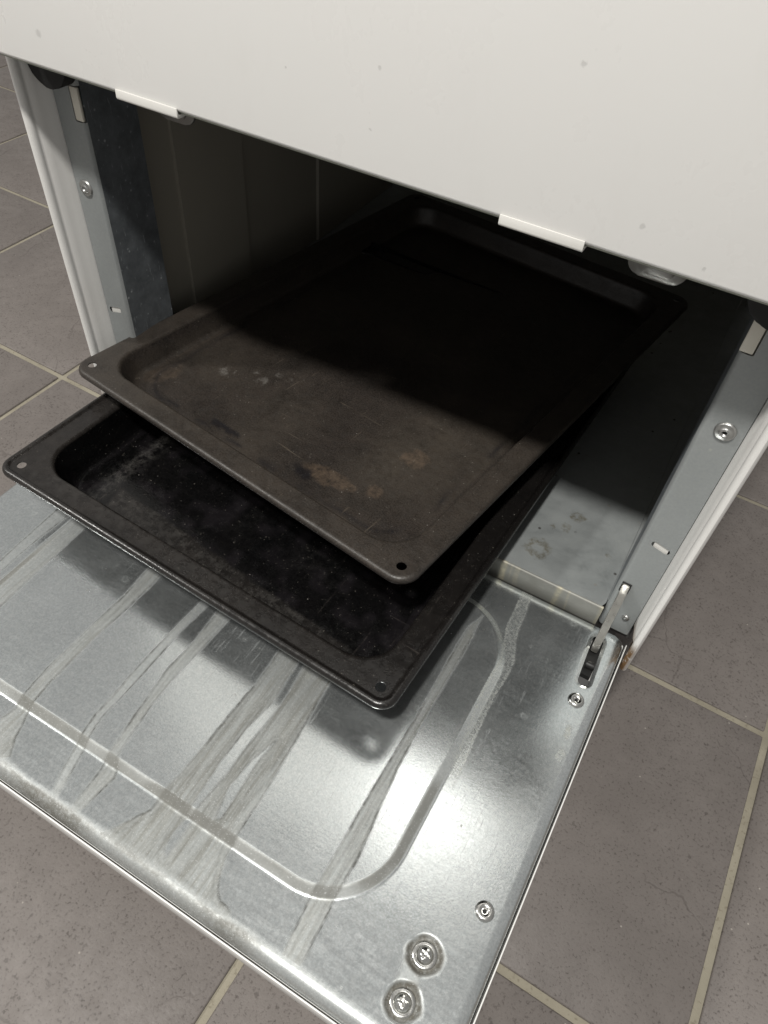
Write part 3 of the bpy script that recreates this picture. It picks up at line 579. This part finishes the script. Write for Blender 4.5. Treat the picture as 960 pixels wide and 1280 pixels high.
# ---------------------------------------------------------------- baking trays
def rr(w, d, r, n=10):
    pts = []
    for cx, cy, a0 in ((w / 2 - r, -d / 2 + r, -90), (w / 2 - r, d / 2 - r, 0), (-w / 2 + r, d / 2 - r, 90), (-w / 2 + r, -d / 2 + r, 180)):
        for i in range(n + 1):
            a = math.radians(a0 + 90 * i / n); pts.append((cx + r * math.cos(a), cy + r * math.sin(a)))
    return pts
def loft(bm, loops):
    n = len(loops[0])
    for A, B in zip(loops, loops[1:]):
        for i in range(n): bm.faces.new((A[i], A[(i + 1) % n], B[(i + 1) % n], B[i]))
def tray(name, w, d, depth, rim, rc, ri, bead, mat, loc, ang, label, wearf):
    """w x d over the rolled rim; origin at the tray's centre on the rim plane"""
    bm = bmesh.new()
    mk = lambda inset, z, r: [bm.verts.new((x, y, z)) for x, y in rr(w - 2 * inset, d - 2 * inset, max(r, 0.002))]
    hem = [(0.0012, -0.0062), (0.0002, -0.0050), (0.0, -0.0030), (0.0005, -0.0014), (0.0016, -0.0003), (0.0030, 0.0), (0.0038, 0.0)]
    if bead: hem += [(0.0046, -0.0004), (0.0054, -0.0016), (0.0062, -0.0019), (0.0069, -0.0019)]
    zr = hem[-1][1]
    outer = [mk(i, z, rc - i) for i, z in hem]
    loft(bm, outer)
    wall = [(rim - 0.0007, zr), (rim, zr), (rim + 0.0010, zr - 0.0004), (rim + 0.0019, zr - 0.0015), (rim + 0.0024, zr - 0.0030)]
    run = 0.0048; dz = depth
    wall += [(rim + 0.0024 + run * 0.55, -dz * 0.60), (rim + 0.0024 + run * 0.78, -dz * 0.82), (rim + 0.0024 + run * 1.0, -dz * 0.94), (rim + 0.0024 + run * 1.4, -dz * 0.992), (rim + 0.0024 + run * 1.8, -dz)]
    inner = [mk(i, z, ri + (i - rim) * 0.15) for i, z in wall]
    loft(bm, inner)
    # flat rim with a punched hole in each corner
    hr = 0.0035; hx, hy = w / 2 - rim * 0.62 - 0.0012, d / 2 - rim * 0.62 - 0.0012
    V = [v for v in outer[-1]] + [v for v in inner[0]]; n = len(outer[-1]); E = [(i, (i + 1) % n) for i in range(n)] + [(n + i, n + (i + 1) % n) for i in range(n)]
    for cx, cy in ((hx, hy), (-hx, hy), (-hx, -hy), (hx, -hy)):
        b0 = len(V); m = 20
        for i in range(m):
            a = 2 * math.pi * i / m; V.append(bm.verts.new((cx + hr * math.cos(a), cy + hr * math.sin(a), zr)))
        E += [(b0 + i, b0 + (i + 1) % m) for i in range(m)]
    out = delaunay_2d_cdt([Vector((v.co.x, v.co.y)) for v in V], E, [], 0, 1e-7)
    P, F = out[0], out[2]; orig = out[3]
    inn = np.array([(x, y) for x, y in rr(w - 2 * rim, d - 2 * rim, ri)])
    for f in F:
        c = sum((P[i] for i in f), Vector((0, 0))) / len(f)
        if sd_rrect(np.array(c.x), np.array(c.y), -w / 2 + rim - .0007, w / 2 - rim + .0007, -d / 2 + rim - .0007, d / 2 - rim + .0007, ri) < -1e-5: continue
        if any(math.hypot(c.x - a, c.y - b) < hr * 0.995 for a, b in ((hx, hy), (-hx, hy), (-hx, -hy), (hx, -hy))): continue
        try: bm.faces.new([V[orig[i][0]] for i in f])
        except (ValueError, IndexError): pass
    # floor as a grid so that it can carry wear
    fl = inner[-1]; fw, fd = w - 2 * wall[-1][0], d - 2 * wall[-1][0]; rfl = ri + (wall[-1][0] - rim) * 0.15
    bmesh.ops.recalc_face_normals(bm, faces=bm.faces[:])
    st = 0.0022; G = [(x, y) for x in np.arange(-fw / 2, fw / 2, st) for y in np.arange(-fd / 2, fd / 2, st)]
    G = [g for g in G if sd_rrect(np.array(g[0]), np.array(g[1]), -fw / 2, fw / 2, -fd / 2, fd / 2, rfl) < -st * 0.6]
    base = [Vector((v.co.x, v.co.y)) for v in fl]; nb = len(base)
    o2 = delaunay_2d_cdt(base + [Vector(g) for g in G], [(i, (i + 1) % nb) for i in range(nb)], [], 1, 1e-7)
    VV = [None] * len(o2[0])
    for i, p in enumerate(o2[0]):
        k = o2[3][i][0] if o2[3][i] else -1
        if 0 <= k < nb: VV[i] = fl[k]
        else: VV[i] = bm.verts.new((p.x, p.y, -dz + 0.0005 * float(vnoise(np.array(p.x), np.array(p.y), 0.06, 71))))
    for f in o2[2]:
        try: bm.faces.new([VV[i] for i in f])
        except ValueError: pass
    for f in bm.faces:
        f.smooth = True
        f.normal_update()
    bmesh.ops.recalc_face_normals(bm, faces=bm.faces[:])
    if sum(f.normal.z * f.calc_area() for f in bm.faces) < 0: bmesh.ops.reverse_faces(bm, faces=bm.faces[:])
    me = bpy.data.meshes.new(name); bm.to_mesh(me); bm.free()
    co = np.empty(len(me.vertices) * 3); me.vertices.foreach_get('co', co); co = co.reshape(-1, 3)
    for k, val in wearf(co[:, 0], co[:, 1], co[:, 2], w, d, rim).items():
        a = me.attributes.new(k, 'FLOAT', 'POINT'); a.data.foreach_set('value', np.asarray(val, np.float32))
    o = ob(name, me, mat, None, label, 'baking tray', 'baking trays stacked in the cooker')
    me.set_sharp_from_angle(angle=math.radians(50))
    o.location = loc; o.rotation_euler = ang
    md = o.modifiers.new('thickness', 'SOLIDIFY'); md.thickness = 0.0009; md.offset = -1
    dg = bpy.context.evaluated_depsgraph_get(); me2 = bpy.data.meshes.new_from_object(o.evaluated_get(dg)); o.modifiers.clear(); o.data = me2; me2.name = name
    me2.set_sharp_from_angle(angle=math.radians(50))
    return o
def place(fl, w, d, ang):                      # front-left corner -> centre
    a = math.radians(ang); u = Vector((math.cos(a), math.sin(a))); v = Vector((-math.sin(a), math.cos(a)))
    return Vector(fl) + u * w / 2 + v * d / 2
def blob(X, Y, cx, cy, rx, ry, seed, soft=0.35):
    q = np.hypot((X - cx) / rx, (Y - cy) / ry) + 0.9 * vnoise(X, Y, 0.012, seed) + 0.5 * vnoise(X, Y, 0.005, seed + 1)
    return smooth01((1 - q) / soft)
def wear_hi(X, Y, Z, w, d, rim):
    f = (Z < -0.012); x0, y0 = w / 2, d / 2       # (x+x0, y+y0) from the front-left corner
    on_rim = (Z > -0.003).astype(float)
    rust = np.zeros_like(X); ch = np.zeros_like(X); ash_and_light = np.zeros_like(X)
    for cx, cy, rx, ry, k in ((0.226, 0.058, .024, .008, 1), (0.264, 0.116, .010, .010, 2), (0.262, 0.068, .011, .007, 3)):
        rust = np.maximum(rust, f * blob(X + x0, Y + y0, cx, cy, rx, ry, 80 + k))
    ch = np.maximum(f * blob(X + x0, Y + y0, 0.205, 0.050, .012, .007, 95), f * blob(X + x0, Y + y0, 0.13, 0.045, .016, .004, 96))
    for cx, cy, r in ((.074, .094, .007), (.082, .100, .004), (.108, .108, .005), (.112, .122, .003), (.123, .126, .002), (.095, .112, .002)): ash_and_light = np.maximum(ash_and_light, f * blob(X + x0, Y + y0, cx, cy, r, r, 101))
    rust = np.maximum(rust, 0.5 * blob(X + x0, Y + y0, 0.040, 0.052, .010, .018, 111))
    edge = np.exp(-np.abs(sd_rrect(X, Y, -w / 2 + rim + .0185, w / 2 - rim - .0185, -d / 2 + rim + .0185, d / 2 - rim - .0185, .03) + .004 * vnoise(X, Y, .015, 119)) / 0.0018) * smooth01(0.5 + 3 * vnoise(X, Y, 0.018, 120))
    wear_and_light = np.maximum(on_rim * (0.38 + 0.6 * np.clip(vnoise(X, Y, 0.03, 125), 0, 1)), f * (0.45 + 0.8 * vnoise(X, Y, 0.05, 121)))
    return {'wear_and_light': np.clip(wear_and_light, 0, 1), 'rust': rust, 'char': np.maximum(ch, 0.9 * edge * f), 'ash_and_light': ash_and_light}
def wear_and_light_lo(X, Y, Z, w, d, rim):
    x0, y0 = w / 2, d / 2; u, v = X + x0, Y + y0
    on_rim = (Z > -0.004) * smooth01((0.14 - v) / 0.05)  # rim wear held to the front, painting in the door's reflection there
    ash_and_light = 0.38 * np.exp(-((u - 0.052) / 0.007) ** 2) * smooth01((0.16 - v) / 0.04)
    f = (Z < -0.02)
    ash_and_light = np.maximum(ash_and_light, 0.05 * f * np.clip(2.2 * vnoise(X, Y, 0.03, 130), 0, 1))
    film_and_lit_strip = f * smooth01((0.056 - 0.07 * (u - 0.072) - v + 0.0012 * vnoise(X, Y, 0.012, 140)) / 0.0014) * smooth01((u - 0.062 - 0.25 * (0.05 - v)) / 0.004) * smooth01((w - 0.045 - u) / 0.02)  # paler strip at the floor's front stands for light, painted into the colour
    ash_and_light = np.maximum(ash_and_light, film_and_lit_strip * (0.16 + 0.25 * vnoise(X, Y, 0.004, 141)))  # this mask also carries the painted lit strip
    on_rim = np.maximum(on_rim, 0.6 * film_and_lit_strip)  # painted lit strip joins the rim's mask
    ch = f * np.clip(3.0 * vnoise(X, Y, 0.010, 131), 0, 1) * (1 - film_and_lit_strip)
    return {'wear_and_light': on_rim * smooth01(1.1 - u / w * 0.6), 'rust': 0 * X, 'char': ch, 'ash_and_light': ash_and_light}
W1, D1, A1 = 0.346, 0.452, -2.9
c1 = place((-0.2165, -0.1318), W1, D1, A1)
tray('baking_tray', W1, D1, 0.0330, 0.0195, 0.012, 0.026, True, M_tray_lo, (c1.x, c1.y, 0.0645), (0, 0, math.radians(A1)), 'lower black baking tray lying on the folded-down flap, under the other tray', wear_and_light_lo)
tray('baking_tray', 0.3399, 0.4625, 0.0200, 0.0178, 0.015, 0.027, False, M_tray_hi, (-0.0292, 0.1691, 0.0870), (-0.02, -0.03, -0.155), 'upper brown-black baking tray with worn floor, lying askew on top of the other tray', wear_hi)
